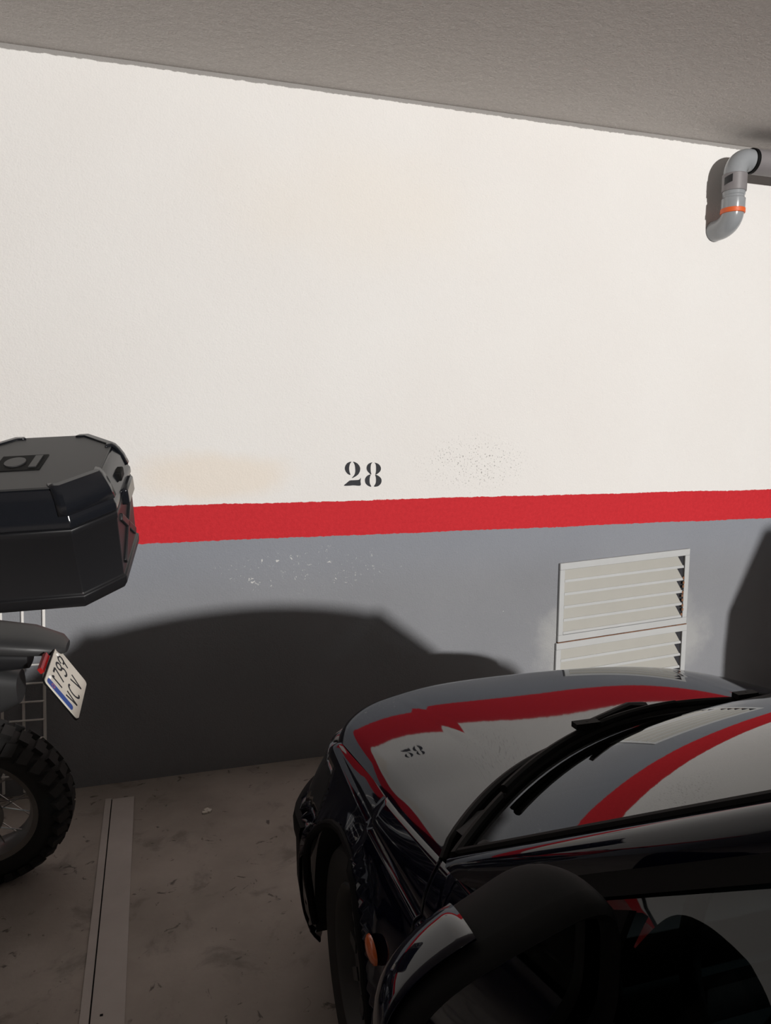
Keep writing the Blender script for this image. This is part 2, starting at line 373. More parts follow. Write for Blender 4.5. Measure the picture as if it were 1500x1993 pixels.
# ================================================================ the car
XC = 1.18
EDGE_U = .705
def hood_back(u): return 1.57 - .80 * u * u
def hood_front(u): return 2.28 - .10 * (abs(u) / EDGE_U) ** 2 - .19 * (abs(u) / EDGE_U) ** 8
ZE = [(-1.7, .95), (-1.4, .95), (-1.0, .945), (0, .93), (.5, .91), (.8, .885), (1.0, .862), (1.1, .850), (1.15, .845), (1.38, .815), (1.56, .788), (1.74, .755), (1.96, .718), (2.1, .70), (2.3, .685)]
def hood_z(u, y):
    a = abs(u); q = a / EDGE_U; t = y - 1.7
    z = .81819 - .08905 * t + .00157 * t * t - .10065 * t ** 3 - .06985 * t ** 4
    z -= (-.02357 + .08326 * t + .00721 * t * t) * a * a + .27317 * a ** 4
    x = a - (.455 + .05 * t); fade = max(0, min(1, (y - 1.40) / .25)); fade *= fade * (3 - 2 * fade)
    z += fade * (.03934 * .5 * (x + math.sqrt(x * x + .000036)) + .0016 * max(0, 1 - abs(x) / .010))   # pressed crease
    roll = max(0, 1 - (hood_front(u) - y) / .085)
    z -= .075 * (1 - .45 * q ** 4) * roll ** 2
    return z - .020 * max(0, (q - .95) / .05) ** 2
def outline_half():
    P = []
    for k in range(60): u = EDGE_U * math.sin(k / 60 * hp) ; P.append((u, hood_front(u)))
    y1 = hood_front(EDGE_U)
    ys = [1.90, 1.87]
    y = y1
    N = 190
    for k in range(N + 1): P.append((EDGE_U, lerp(y1, -1.30, k / N)))
    for k in range(1, 31): u = EDGE_U * math.cos(k / 30 * hp); P.append((u, -1.60 + .30 * (u / EDGE_U) ** 5))
    # resample at a fixed step
    out = [P[0]]; step = .0165; need = step
    for a, c in zip(P, P[1:]):
        d = math.dist(a, c)
        while d > need:
            t = need / d; a = (lerp(a[0], c[0], t), lerp(a[1], c[1], t)); out.append(a); d = math.dist(a, c); need = step
        need -= d
    out.append(P[-1]); return out
OUT = outline_half()
def snap(y, cuts=(1.166, 1.174, .046, .054)):
    return y
for cut in (1.1675, 1.1725, .0505, .0555):
    k = next(i for i in range(len(OUT) - 1) if OUT[i][0] > EDGE_U - .001 and OUT[i][1] >= cut > OUT[i + 1][1]); OUT.insert(k + 1, (EDGE_U, cut))
NOUT = []
for i, pnt in enumerate(OUT):
    a = OUT[max(i - 1, 0)]; c = OUT[min(i + 1, len(OUT) - 1)]
    tx, ty = c[0] - a[0], c[1] - a[1]; l = math.hypot(tx, ty)
    n = Vector((-ty / l, tx / l)); n = n if n.dot(Vector((pnt[0], pnt[1] - .3))) > 0 else -n
    if i in (0, len(OUT) - 1): n = Vector((0, 1 if i == 0 else -1))
    NOUT.append(n)
WHEELS = ((1.565, .30), (-.93, .30)); ARCH_R = .342
OLOW = [(.165, .035), (.20, .060), (.27, .078), (.38, .088), (.50, .090), (.60, .078), (.70, .048)]
def side_profile(u, y):
    ze = hood_z(EDGE_U, y) if y > 1.1 else smooth_tab(ZE, y)
    if y > 1.90: ze = hood_z(u, y)
    zc = min(.708 + .015 * max(0, 1.0 - y) , ze - .012)
    pts = []
    for k in range(8):
        t = k / 7; pts.append((.036 * math.sin(t * hp), lerp(ze, zc + .009, t)))
    pts.append((.047, zc + .003)); pts.append((.050, zc - .002))
    for k in range(1, 34):
        z = lerp(zc - .002, .165, k / 33); o = smooth_tab(OLOW, z * 1.0 + (.70 - zc) * max(0, (z - .5) / .2))
        pts.append((o, z))
    res = []; near = max(0, min(1, (ze - zc) / .09))
    for o, z in pts:
        o -= .030 * (1 - near) * max(0, min(1, (z - .50) / .12)) if y > 1.5 else 0
        for wy, wz in WHEELS:
            d = math.hypot(y - wy, z - wz)
            if z < zc - .03: o += .020 * math.exp(-((d - ARCH_R) / .035) ** 2)
        if (y > 1.885 or y < -1.28) and z < .505: o += .016
        res.append((o, z))
    return res
ROWS = []
for (u, y), n in zip(OUT, NOUT):
    r = [Vector((u + n.x * o, y + n.y * o, z)) for o, z in side_profile(u, y)]
    for v in r:
        for wy, wz in WHEELS:
            d = math.hypot(v.y - wy, v.z - wz)
            if v.x > .5 and abs(d - ARCH_R) < .0125:
                k = ARCH_R / d; v.y = wy + (v.y - wy) * k; v.z = wz + (v.z - wz) * k
    ROWS.append(r)
def panel_of(c):
    x, y, z = c
    if x > .5:
        for wy, wz in WHEELS:
            if math.hypot(y - wy, z - wz) < ARCH_R - .002: return None
    if y > 1.885 and z < .505: return 'front_bumper'
    if y > 1.86 and .535 < z < .675 and (x > .32): return 'headlight'
    if y > 1.86 and .535 < z < .66: return 'grille'
    if y < -1.28 and z < .505: return 'rear_bumper'
    if y < -1.40 and .62 < z < .90 and x > .55: return 'tail_light'
    if y < -1.36: return 'tailgate'
    if y > 1.1725: return 'fender'
    if y > 1.1675: return None
    if z < .21: return 'sill'
    if y > .0555: return 'door'
    if y > .0505: return None
    return 'rear_quarter'
parts = {}
for i in range(len(ROWS) - 1):
    for j in range(len(ROWS[0]) - 1):
        q = (ROWS[i][j], ROWS[i + 1][j], ROWS[i + 1][j + 1], ROWS[i][j + 1])
        nm = panel_of((q[0] + q[1] + q[2] + q[3]) / 4)
        if nm: parts.setdefault(nm, []).append((i, j))
def panel_mb(nm):
    idx = {}; b = MB()
    for i, j in parts[nm]:
        f = []
        for a, c in ((i, j), (i, j + 1), (i + 1, j + 1), (i + 1, j)):
            if (a, c) not in idx: idx[(a, c)] = len(b.v); b.v.append(tuple(ROWS[a][c]))
            f.append(idx[(a, c)])
        b.f.append(tuple(f))
    return b
car = thing('car', 'glossy navy blue hatchback parked nose to the wall on the right', 'car', (XC, .3, 0))
CY = .3
def loc(mb):
    mb.v = [(x, y - CY, z) for x, y, z in mb.v]; return mb
def car_obj(name, mb, m, parent=None, **kw): return obj(name, loc(mb), m, parent or car, **kw)
def both(name, fn, m, parents=None, **kw):      # the left (negative x) one first, then the right one
    out = []
    for s in (-1, 1):
        b = fn()
        if s < 0: b.mirror_x()
        out.append(car_obj(name, b, m, parents[len(out)] if parents else None, **kw))
    return out
def whole(nm):
    b = panel_mb(nm); c = panel_mb(nm).mirror_x(); b.add(c.v, c.f); return b
# panels
b = MB(); NU, NV = 96, 40; rows = []
for i in range(NU + 1):
    u = lerp(-EDGE_U, EDGE_U, i / NU); y0, y1 = hood_back(u), hood_front(u)
    rows.append([(u, lerp(y0, y1, j / NV), hood_z(u, lerp(y0, y1, j / NV))) for j in range(NV + 1)])
b.grid(rows); hood = car_obj('hood', b, M_PAINT, angle=70)
fenders = both('front_fender', lambda: panel_mb('fender'), M_PAINT, solid=.004, angle=70, off=0)
doors = both('door', lambda: panel_mb('door'), M_PAINT, solid=.004, angle=70, off=0)
both('rear_quarter', lambda: panel_mb('rear_quarter'), M_PAINT, solid=.004, angle=70, off=0)
both('sill', lambda: panel_mb('sill'), M_PAINT, solid=.004, angle=70, off=0)
fb = car_obj('front_bumper', whole('front_bumper'), M_PAINT, solid=.004, angle=70, off=0, weld=True)
car_obj('rear_bumper', whole('rear_bumper'), M_PAINT, solid=.004, angle=70, off=0, weld=True)
tg = car_obj('tailgate', whole('tailgate'), M_PAINT, solid=.004, angle=70, off=0, weld=True)
both('headlight', lambda: panel_mb('headlight'), M_LENS, solid=.004, off=0)
both('tail_light', lambda: panel_mb('tail_light'), M_RED, solid=.004, off=0)
car_obj('grille', whole('grille'), M_TRIM, solid=.004, off=0, weld=True)
# arch lips, bumper strip
def arch_lip(wy, wz):
    b = MB(); path = []
    for k in range(41):
        a = lerp(math.radians(-14), math.radians(194), k / 40); y = wy + math.cos(a) * ARCH_R; z = wz + math.sin(a) * ARCH_R
        if z < .18: continue
        best = min(side_profile(EDGE_U, min(y, 1.885)), key=lambda p_: abs(p_[1] - z)); o = best[0]
        path.append((EDGE_U + o - .004, y, z))
    b.tube(path, .011, 10); return b
for (wy, wz), nm in zip(WHEELS, ('front', 'rear')):
    both('wheel_arch_lip', lambda: arch_lip(wy, wz), M_TRIM if nm == 'rear' else M_BLACK)
def strip():
    b = MB(); rows = []
    for (u, y), n in zip(OUT, NOUT):
        if y < 1.90: break
        rows.append([(u + n.x * o, y + n.y * o, z) for o, z in ((.100, .500), (.118, .498), (.122, .480), (.120, .440), (.100, .436))])
    b.grid(rows); return b
b = strip(); c = strip().mirror_x(); b.add(c.v, c.f); car_obj('bumper_strip', b, M_BLACK, fb, weld=True)
def corner_black():
    b = MB(); rows = []
    for (u, y), n in zip(OUT, NOUT):
        if y > 2.06 or y < 1.888: continue
        rows.append([(u + n.x * o, y + n.y * o, z) for o, z in ((.100, .430), (.114, .424), (.112, .30), (.098, .20), (.078, .175))])
    b.grid(rows); return b
for s in (-1, 1):
    b = corner_black()
    if s < 0: b.mirror_x()
    car_obj('bumper_corner', b, M_TRIM, fb)
# side repeater
def repeater():
    b = MB(); rows = []
    cy, cz = 1.29, .580
    for k in range(9):
        ph = lerp(0, hp, k / 8); rows.append([(EDGE_U + .094 + .012 * math.sin(ph), cy + math.cos(a * math.tau / 24) * .036 * math.cos(ph), cz + math.sin(a * math.tau / 24) * .024 * math.cos(ph)) for a in range(24)])
    b.grid(rows, close_v=True); return b
for r_ in both('side_indicator', repeater, M_AMBER, fenders): r_['label'] = 'orange side indicator'
# glasshouse
def a_line(t): return Vector((lerp(EDGE_U, .455, t ** 1.05), lerp(1.115, .36, t), lerp(.852, 1.352, t)))
def base_pt(q): return Vector((EDGE_U * q, 1.46 - .345 * q * q, .888 - .034 * q * q))
def top_pt(q): return Vector((.455 * q, .475 - .115 * q * q, 1.382 - .030 * q * q))
def wind_pt(q, t):
    p_ = base_pt(q).lerp(top_pt(q), t); edge = a_line(t); e0 = base_pt(1).lerp(top_pt(1), t)
    p_ += Vector(((edge - e0).x * q, (edge - e0).y * q * q, (edge - e0).z * q * q))
    return p_ + Vector((0, .5, .82)) * (.020 * math.sin(math.pi * t) * (1 - q * q))
b = MB(); b.grid([[wind_pt(lerp(-.985, .985, i / 40), lerp(.0, .985, j / 30)) for j in range(31)] for i in range(41)])
car_obj('windshield', b, M_GLASS, angle=80)
b = MB(); b.tube([wind_pt(q / 20, 0.005) + Vector((0, .004, .004)) for q in range(-20, 21)], .010, 8); car_obj('windshield_seal', b, M_TRIM)
def roof_z(u, y): return 1.382 + .020 * math.sin(math.pi * max(0, min(1, (.475 - y) / 1.6))) - .030 * (u / .455) ** 2
RB = -1.08
b = MB(); rows = []
for i in range(31):
    q = lerp(-1, 1, i / 30); t_ = top_pt(q); rows.append([(t_.x, lerp(t_.y, RB + .05 * q * q, j / 30), roof_z(t_.x, lerp(t_.y, RB, j / 30)) if j else t_.z) for j in range(31)])
b.grid(rows); car_obj('roof', b, M_PAINT, angle=70)
def c_line(t): return Vector((lerp(.695, .455, t), lerp(-1.46, -1.06, t), lerp(.95, 1.352, t)))
def side_pt(t, y):
    a, c = a_line(t), c_line(t); k = max(0, min(1, (a.y - y) / (a.y - c.y)))
    bel = smooth_tab(ZE, y) if y < 1.1 else .857
    z = lerp(lerp(a.z, lerp(bel, 1.352 + .015 * math.sin(math.pi * k), t), min(1, k * 3)), c.z, max(0, (k - .8) / .2))
    return Vector((lerp(EDGE_U, .455, t ** 1.15) + .012 * math.sin(math.pi * t), y, z))
def side_grid(y0f, y1f, t0, t1, nt=16, ny=24, off=0.0):
    b = MB(); b.grid([[side_pt(lerp(t0, t1, i / nt), lerp(y0f(lerp(t0, t1, i / nt)), y1f(lerp(t0, t1, i / nt)), j / ny)) + Vector((off, 0, off * .5)) for j in range(ny + 1)] for i in range(nt + 1)]); return b
al = lambda d: (lambda t: a_line(t).y - d)
cl = lambda d: (lambda t: c_line(t).y + d)
# A pillar: painted face between the glass edge and the door frame
def apillar():
    b = MB(); rows = []
    for k in range(25):
        t = lerp(-.01, 1, k / 24); a = a_line(max(t, 0)); s_ = side_pt(max(t, 0), a.y - .085)
        rows.append([a + Vector((-.004, .004, .0)), a + Vector((.006, -.004, .010)), a.lerp(s_, .10) + Vector((.017, .0, .009)), a.lerp(s_, .28) + Vector((.026, 0, .006)), a.lerp(s_, .6) + Vector((.020, 0, .003)), s_ + Vector((.002, 0, .0))])
    b.grid(rows); return b
both('windshield_pillar', apillar, M_PAINT, angle=60)
def pillar_seal():
    b = MB(); b.tube([wind_pt(.992, k / 20) + Vector((-.004, .004, .005)) for k in range(21)], .008, 8); return b
both('pillar_seal', pillar_seal, M_TRIM)
both('roof_rail', lambda: side_grid(al(.085), cl(.0), .955, 1.0, 4, 40), M_PAINT, angle=60)
both('window_frame', lambda: (lambda p_, q_, r_, s_: (p_.add(q_.v, q_.f), p_.add(r_.v, r_.f), p_.add(s_.v, s_.f), p_)[-1])(
    side_grid(al(.083), al(.135), 0, .955, 16, 4, .003), side_grid(al(.135), cl(.0), .905, .957, 3, 40, .003),
    side_grid(lambda t: .02, lambda t: -.05, 0, .91, 16, 4, .003), side_grid(al(.13), cl(.12), .0, .035, 2, 40, .004)), M_TRIM, doors)
both('side_window', lambda: side_grid(al(.13), lambda t: .02, .02, .91, 12, 24, -.004), M_GLASS, doors)
both('rear_side_window', lambda: side_grid(lambda t: -.045, cl(.12), .02, .91, 12, 24, -.004), M_GLASS)
both('rear_pillar', lambda: side_grid(cl(.125), cl(0), 0, .957, 12, 6), M_PAINT)
# small black sail in the front corner of the door window
def sail():
    b = MB(); P = [side_pt(.01, .975), side_pt(.01, .70), side_pt(.33, .70)]; P2 = [q + Vector((.010, 0, .003)) for q in P]
    b.add(P + P2, [(0, 1, 2), (5, 4, 3), (0, 3, 4, 1), (1, 4, 5, 2), (2, 5, 3, 0)]); return b
both('mirror_sail', sail, M_BLACK, doors, smooth=False)
# rear window and the closing panel above the tailgate
b = MB(); b.grid([[Vector((lerp(.695, .455, t / 10) * q / 10, lerp(-1.50, RB, t / 10), lerp(.965, 1.365, t / 10) - .02 * (q / 10) ** 2)) for q in range(-10, 11)] for t in range(11)])
car_obj('rear_window', b, M_GLASS)
b = MB(); b.grid([[(u_ * EDGE_U / 10, -1.60 + .30 * abs(u_ / 10) ** 5, .95) for u_ in range(-10, 11)], [(u_ * .695 / 10, -1.49 + .05 * abs(u_ / 10) ** 5, .966 - .02 * (u_ / 10) ** 2) for u_ in range(-10, 11)]])
car_obj('tailgate_sill', b, M_PAINT, tg)
# cowl, wipers
b = MB(); rows = []
for k in range(41):
    q = lerp(-1, 1, k / 40); u = .70 * q; h = Vector((u, hood_back(u) + .01, hood_z(u, hood_back(u)) - .012)); w = base_pt(q)
    rows.append([h, h.lerp(w, .12) + Vector((0, 0, -.030)), h.lerp(w, .55) + Vector((0, 0, -.034)), h.lerp(w, .75) + Vector((0, 0, -.012)), w + Vector((0, 0, .003))])
b.grid(rows); cowl = car_obj('cowl', b, M_BLACK, angle=60)
b = MB()
for k in range(26):
    q = lerp(-.55, .55, k / 25); u = .70 * q; h = Vector((u, hood_back(u), hood_z(u, hood_back(u)))); w = base_pt(q); m_ = h.lerp(w, .35)
    b.box(m_ + Vector((0, 0, -.036)), (.012, .05, .012))
car_obj('cowl_slot', b, M_TRIM, cowl)
b = MB(); b.tube([Vector((lerp(-.702, .702, k / 60), hood_back(lerp(-.702, .702, k / 60)) - .004, hood_z(lerp(-.702, .702, k / 60), hood_back(lerp(-.702, .702, k / 60))) - .006)) for k in range(61)], .009, 8)
car_obj('hood_seal', b, M_TRIM, cowl)
def wiper(qa, qb, pivot_q):
    rt = []
    b = MB(); n = 20; path = [wind_pt(lerp(qa, qb, k / n), lerp(.03, .055, k / n)) + Vector((0, .008, .026)) for k in range(n + 1)]
    b.tube(path, .009, 8)
    arm = car_obj('wiper', b, M_TRIM)
    b = MB(); b.tube([p_ + Vector((0, -.004, -.012)) for p_ in path], .0055, 6, sx=.5); car_obj('wiper_blade', b, M_TYRE, arm)
    piv = base_pt(pivot_q) + Vector((0, .045, -.008)); mid = path[n // 2] + Vector((0, 0, .014))
    b = MB(); b.tube([piv, piv + Vector((0, 0, .025)), piv.lerp(mid, .3) + Vector((0, .0, .032)), mid], [.016, .014, .009, .007], 8, sx=1.0)
    b.box(mid, (.06, .022, .012)); car_obj('wiper_arm', b, M_TRIM, arm)
    b = MB(); b.tube([piv + Vector((0, 0, -.025)), piv + Vector((0, 0, .024))], .019, 14); car_obj('wiper_pivot', b, M_BLACK, arm)
wiper(-.80, -.03, -.06); wiper(-.10, .60, .62)
# chassis, wheel wells, interior
b = MB(); b.box((0, .30, .26), (1.30, 3.5, .12)); b.box((0, 1.80, .45), (1.00, .6, .3)); b.box((0, 1.26, .52), (1.28, .06, .6)); b.box((0, 1.985, .335), (1.40, .11, .31)); b.box((0, -1.1, .5), (1.0, .7, .5))
car_obj('chassis', b, M_CHASSIS, smooth=False)
def well(wy, wz):
    b = MB(); M = Matrix.Translation((.62, wy, wz)) @ Matrix.Rotation(hp, 4, 'Y')
    b.lathe([(ARCH_R - .004, .165), (ARCH_R - .004, -.12), (.02, -.12)], M, 40)
    b.f = [f for f in b.f if sum(b.v[i][2] for i in f) / len(f) > .175]; return b
for wy, wz in WHEELS: both('wheel_well', lambda: well(wy, wz), M_CHASSIS)
b = MB(); b.grid([[(u_ / 10 * .66, y_, z_ - .03 * (u_ / 10) ** 2) for u_ in range(-10, 11)] for y_, z_ in ((1.28, .86), (1.10, .90), (.92, .90), (.84, .84), (.80, .60), (.84, .40))])
car_obj('dashboard', b, M_SEAT, angle=80)
b = MB(); b.lathe([(.175 + .014 * math.cos(k * math.tau / 10), .014 * math.sin(k * math.tau / 10)) for k in range(10)], Matrix.Translation((-.36, .72, .86)) @ Matrix.Rotation(math.radians(62), 4, 'X'), 40, closed=True)
b.box((-.36, .725, .855), (.32, .02, .05)); car_obj('steering_wheel', b, M_TRIM)
for s in (-1, 1):
    b = MB(); b.box((s * .36, .28, .46), (.48, .50, .18)); seat = car_obj('seat', b, M_SEAT, bevel=.05)
    b = MB(); b.box((s * .36, -.06, .78), (.46, .13, .56), Matrix.Rotation(math.radians(14), 3, 'X')); car_obj('backrest', b, M_SEAT, seat, bevel=.05)
    b = MB(); b.box((s * .36, -.17, 1.15), (.25, .09, .16)); car_obj('headrest', b, M_SEAT, seat, bevel=.035)
b = MB(); b.box((0, -.72, .46), (1.2, .45, .2)); rseat = car_obj('rear_seat', b, M_SEAT, bevel=.05)
b = MB(); b.box((0, -.98, .76), (1.2, .13, .50), Matrix.Rotation(math.radians(12), 3, 'X')); car_obj('rear_backrest', b, M_SEAT, rseat, bevel=.05)
b = MB(); b.box((0, .42, 1.30), (.22, .03, .065)); car_obj('inner_mirror', b, M_TRIM, bevel=.015)
def door_card():
    b = MB(); b.box((.66, .60, .62), (.04, 1.0, .56)); return b
both('door_card', door_card, M_SEAT, doors, bevel=.02)
# wheels
def tyre(s):
    b = MB(); W = .095; M = Matrix.Translation((0, 0, 0)) @ Matrix.Rotation(hp, 4, 'Y')
    b.lathe([(.20, -W * .8), (.25, -W), (.28, -W * .95), (.297, -W * .7), (.30, -W * .3), (.30, W * .3), (.297, W * .7), (.28, W * .95), (.25, W), (.20, W * .8)], M, 56); return b
def rim(s):
    b = MB(); M = Matrix.Rotation(hp, 4, 'Y')
    b.lathe([(.205, s * .08), (.20, s * .085), (.188, s * .075), (.175, s * .035), (.14, s * .05), (.06, s * .058), (.04, s * .066), (.001, s * .066)], M, 40)
    for k in range(10):
        a = k * math.tau / 10
        b.box((s * .052, math.cos(a) * .12, math.sin(a) * .12), (.014, .03, .05), Matrix.Rotation(a + hp, 3, 'X'))
    return b
for wy, wz in WHEELS:
    for s in (-1, 1):
        b = tyre(s); b.v = [(x + s * .675, y + wy, z + wz) for x, y, z in b.v]; ty = car_obj('wheel', b, M_TYRE)
        b = rim(s); b.v = [(x + s * .675, y + wy, z + wz) for x, y, z in b.v]; car_obj('wheel_rim', b, M_RIM, ty)
# door mirrors
def sgn_pow(c, e): return math.copysign(abs(c) ** e, c)
def mirror_parts(s):
    cx, cy, cz = s * .838, .665, .976; A, B, C_ = .132, .115, .090
    def pt(a, e, g=0.0):      # a around (x,z), e from rim (0) to front pole (1)
        rx = sgn_pow(math.cos(a), .55) * (A + g); rz = sgn_pow(math.sin(a), .55) * (C_ + g) * (1 - .10 * math.cos(a) * 1)
        k = math.cos(e * hp) ** .55 if e < 1 else 0
        return Vector((cx + s * (rx * k), cy + B * math.sin(e * hp) + (g if e > .9 else 0) + .035 * (-rx) , cz + rz * k + rx * -.28))
    b = MB(); b.grid([[pt(k * math.tau / 48, e / 14) for k in range(48)] for e in range(15)], close_v=True)
    # rolled rim and inner lip towards the driver
    def rim_pt(a, k, dy): q = pt(a, 0); c = Vector((cx, cy, cz)); v = c + (q - c) * k; v.y = q.y * 0 + (cy + dy) + .035 * (-(v.x - cx) * s); return v
    b.grid([[pt(k * math.tau / 48, 0) for k in range(48)], [rim_pt(k * math.tau / 48, .995, -.022) for k in range(48)], [rim_pt(k * math.tau / 48, .95, -.034) for k in range(48)], [rim_pt(k * math.tau / 48, .90, -.030) for k in range(48)], [rim_pt(k * math.tau / 48, .87, -.012) for k in range(48)]], close_v=True)
    # foot joining it to the door
    b.tube([(cx - s * .09, cy + .05, cz - .03), (cx - s * .14, cy + .07, cz - .035), (s * .68, cy + .09, cz - .035)], [.05, .045, .055], 14, sx=.7)
    h = car_obj('door_mirror', b, M_BLACK, angle=50)
    b = MB(); n = 48
    G = [rim_pt(k * math.tau / n, .875, -.012) for k in range(n)]
    b.add([Vector((q.x, q.y - .11 * (q.x - cx) * s, q.z)) for q in G], [tuple(range(n))]); car_obj('mirror_glass', b, M_MIRROR, h, smooth=False)
    # painted outer cap
    b = MB(); rows = []
    for e in range(0, 15):
        rows.append([pt(lerp(-1.25, 1.50, k / 26), lerp(-.0, .93, e / 14), .004) for k in range(27)])
    b.grid(rows); cp = car_obj('mirror_cap', b, M_PAINT, h, solid=.003, angle=60); cp['label'] = 'navy painted mirror cap'
for s in (-1, 1): mirror_parts(s)
# door handle
def handle():
    b = MB(); b.tube([(.775, .16, .79), (.80, .18, .79), (.80, .30, .79), (.775, .32, .79)], .012, 8); return b
both('door_handle', handle, M_BLACK, doors)

# ---------------------------------------------------------------- a tall van in the next bay, just outside the picture
van = thing('van', 'tall dark van in the bay to the right of the navy hatchback', 'van', (3.98, .1, 0))
b = MB(); rows = []
for (y, zt, w) in ((1.95, .55, .80), (1.90, .95, .86), (1.35, 1.08, .90), (.75, 1.47, .84), (.3, 1.60, .84), (-2.2, 1.60, .84), (-2.35, 1.2, .88), (-2.4, .5, .86)):
    sec = []
    for k in range(25):
        a = lerp(-1, 1, k / 24); sx = max(-1, min(1, a * 1.35)); drop = max(0, (abs(a) - .62) / .38)
        zz = lerp(zt, .22, drop ** 1.1) if drop > 0 else zt - .03 * (abs(a) / .62) ** 4
        xx = w * (math.copysign(min(1, abs(a) / .62) ** .8, a)) * (1 - .10 * max(0, (zz - .9)) / .8)
        sec.append((xx, y, zz))
    rows.append(sec)
b.grid(rows); b.f.append(tuple(range(25))); b.f.append(tuple(range(7 * 25, 8 * 25))); obj('body', b, M_PAINT, van, angle=30)
for y in (1.15, -1.55):
    for s in (-1, 1):
        b = MB(); b.lathe([(.001, -.10), (.31, -.10), (.325, -.06), (.325, .06), (.31, .10), (.001, .10)], Matrix.Translation((s * .76, y, .325)) @ Matrix.Rotation(hp, 4, 'Y'), 40); obj('wheel', b, M_TYRE, van)

# ================================================================ the motorcycle, leaning on its stand towards the camera
LEAN, BYAW = math.radians(13.5), math.radians(-7)
BROOT = Matrix.Translation((-.60, 2.775, 0)) @ Euler((LEAN, 0, BYAW)).to_matrix().to_4x4()
bike = thing('motorcycle', 'dusty black trail motorcycle leaning beside the wall at the left edge', 'motorcycle', (-.60, 2.775, 0), (LEAN, 0, BYAW))
TR = .318
def torus_prof(R_, r_, sx, n=24): return [(R_ + r_ * math.cos(k * math.tau / n), sx * r_ * math.sin(k * math.tau / n)) for k in range(n)]
def bike_wheel(x, z, R_, w, name):
    M = Matrix.Translation((x, 0, z)) @ Matrix.Rotation(hp, 4, 'X')
    rr = .058; b = MB(); b.lathe(torus_prof(R_ - rr - .010, rr, w / (2 * rr) * 1.0, 28), M, 72, closed=True)
    nk = 34
    for k in range(nk):                       # chunky tread blocks in three rows
        for row, (off, ang) in enumerate(((0, 0), (.55, .5), (-.55, .5))):
            a = (k + ang) * math.tau / nk; rad = R_ - .011 - (.017 if row else 0)
            lean_ = off * 1.05
            pos = M @ Vector((rad * math.cos(a), rad * math.sin(a), off * w * .80))
            rad_dir = M.to_3x3() @ Vector((math.cos(a), math.sin(a), 0)); tan = M.to_3x3() @ Vector((-math.sin(a), math.cos(a), 0)); ax = M.to_3x3() @ Vector((0, 0, 1))
            up_ = (rad_dir * math.cos(lean_) + ax * math.sin(lean_)); sd = ax * math.cos(lean_) - rad_dir * math.sin(lean_)
            sk = tan + sd * (.35 if row == 1 else -.35 if row == 2 else 0); sk.normalize()
            Mx = Matrix((sk, sd, up_)).transposed()
            b.box(pos, (.036, .046 if row else .05, .024), Mx)
    wh = obj(name, b, M_TYRE, bike)
    Rr = R_ - .118
    b = MB(); b.lathe([(Rr + .016, -.056), (Rr + .020, -.050), (Rr + .006, -.046), (Rr - .010, -.020), (Rr - .010, .020), (Rr + .006, .046), (Rr + .020, .050), (Rr + .016, .056), (Rr - .002, .050), (Rr - .018, .020), (Rr - .018, -.020), (Rr - .002, -.050)], M, 64, closed=True)
    obj('rim', b, M_STEEL, wh)
    for k in range(28):
        a = k * math.tau / 28; s_ = 1 if k % 2 else -1; d_ = .55 if (k // 2) % 2 else -.55
        p0 = M @ Vector((.045 * math.cos(a + d_ * 2.2), .045 * math.sin(a + d_ * 2.2), s_ * .045)); p1 = M @ Vector(((Rr - .012) * math.cos(a), (Rr - .012) * math.sin(a), s_ * .012))
        b = MB(); b.tube([p0, p1], .0022, 6); obj('spoke', b, M_STEEL, wh)
    b = MB(); b.lathe([(.001, -.075), (.03, -.075), (.05, -.05), (.05, -.035), (.03, -.03), (.03, .03), (.05, .035), (.05, .05), (.03, .075), (.001, .075)], M, 32); obj('hub', b, M_STEEL, wh)
    return wh
rw = bike_wheel(0, TR, TR, .135, 'rear_wheel')
fw_ = bike_wheel(-1.45, .33, .33, .10, 'front_wheel')
b = MB(); b.lathe([(.055, -.003), (.11, -.003), (.11, .003), (.055, .003)], Matrix.Translation((0, -.062, TR)) @ Matrix.Rotation(hp, 4, 'X'), 40, closed=True); obj('brake_disc', b, M_STEEL, bike)
b = MB()
for s in (-1, 1): b.tube([(.03, s * .095, TR), (-.25, s * .095, TR + .04), (-.52, s * .075, TR + .10)], [.022, .026, .032], 10)
obj('swingarm', b, M_GUARD, bike)
b = MB(); b.box((-.72, 0, .50), (.34, .30, .34)); b.tube([(-.78, 0, .6), (-.86, 0, .82)], .09, 14); b.box((-.72, 0, .30), (.40, .22, .12)); obj('engine', b, M_GUARD, bike, bevel=.03)
b = MB()
for s in (-1, 1):
    b.tube([(-.28, s * .09, .98), (-.62, s * .11, .90), (-.80, s * .10, .97), (-1.10, s * .03, 1.06)], .018, 10); b.tube([(-.50, s * .09, TR + .1), (-.42, s * .09, .90)], .018, 10); b.tube([(-1.10, s * .03, 1.0), (-.95, s * .07, .55), (-.75, s * .1, .28)], .017, 10)
obj('frame', b, M_GUARD, bike)
def loft(secs, m, nm, parent=None, n=28, **kw):
    b = MB(); rows = []
    for (x, y, z, ry, rz, ex) in secs:
        rows.append([(x, y + ry * sgn_pow(math.cos(k * math.tau / n), ex), z + rz * sgn_pow(math.sin(k * math.tau / n), ex)) for k in range(n)])
    b.grid(rows, close_v=True); b.f.append(tuple(range(n))); b.f.append(tuple((len(secs) - 1) * n + k for k in range(n))[::-1])
    return obj(nm, b, m, parent or bike, **kw)
loft([(-.20, 0, .99, .07, .03, .6), (-.30, 0, 1.0, .13, .05, .6), (-.55, 0, .965, .15, .055, .6), (-.72, 0, .93, .13, .05, .6), (-.80, 0, .95, .08, .04, .6)], M_TRIM, 'seat')
loft([(-.74, 0, .95, .10, .06, .8), (-.86, 0, 1.0, .17, .13, .8), (-1.02, 0, 1.03, .18, .14, .8), (-1.14, 0, 1.02, .10, .10, .8)], M_FAIR, 'fuel_tank')
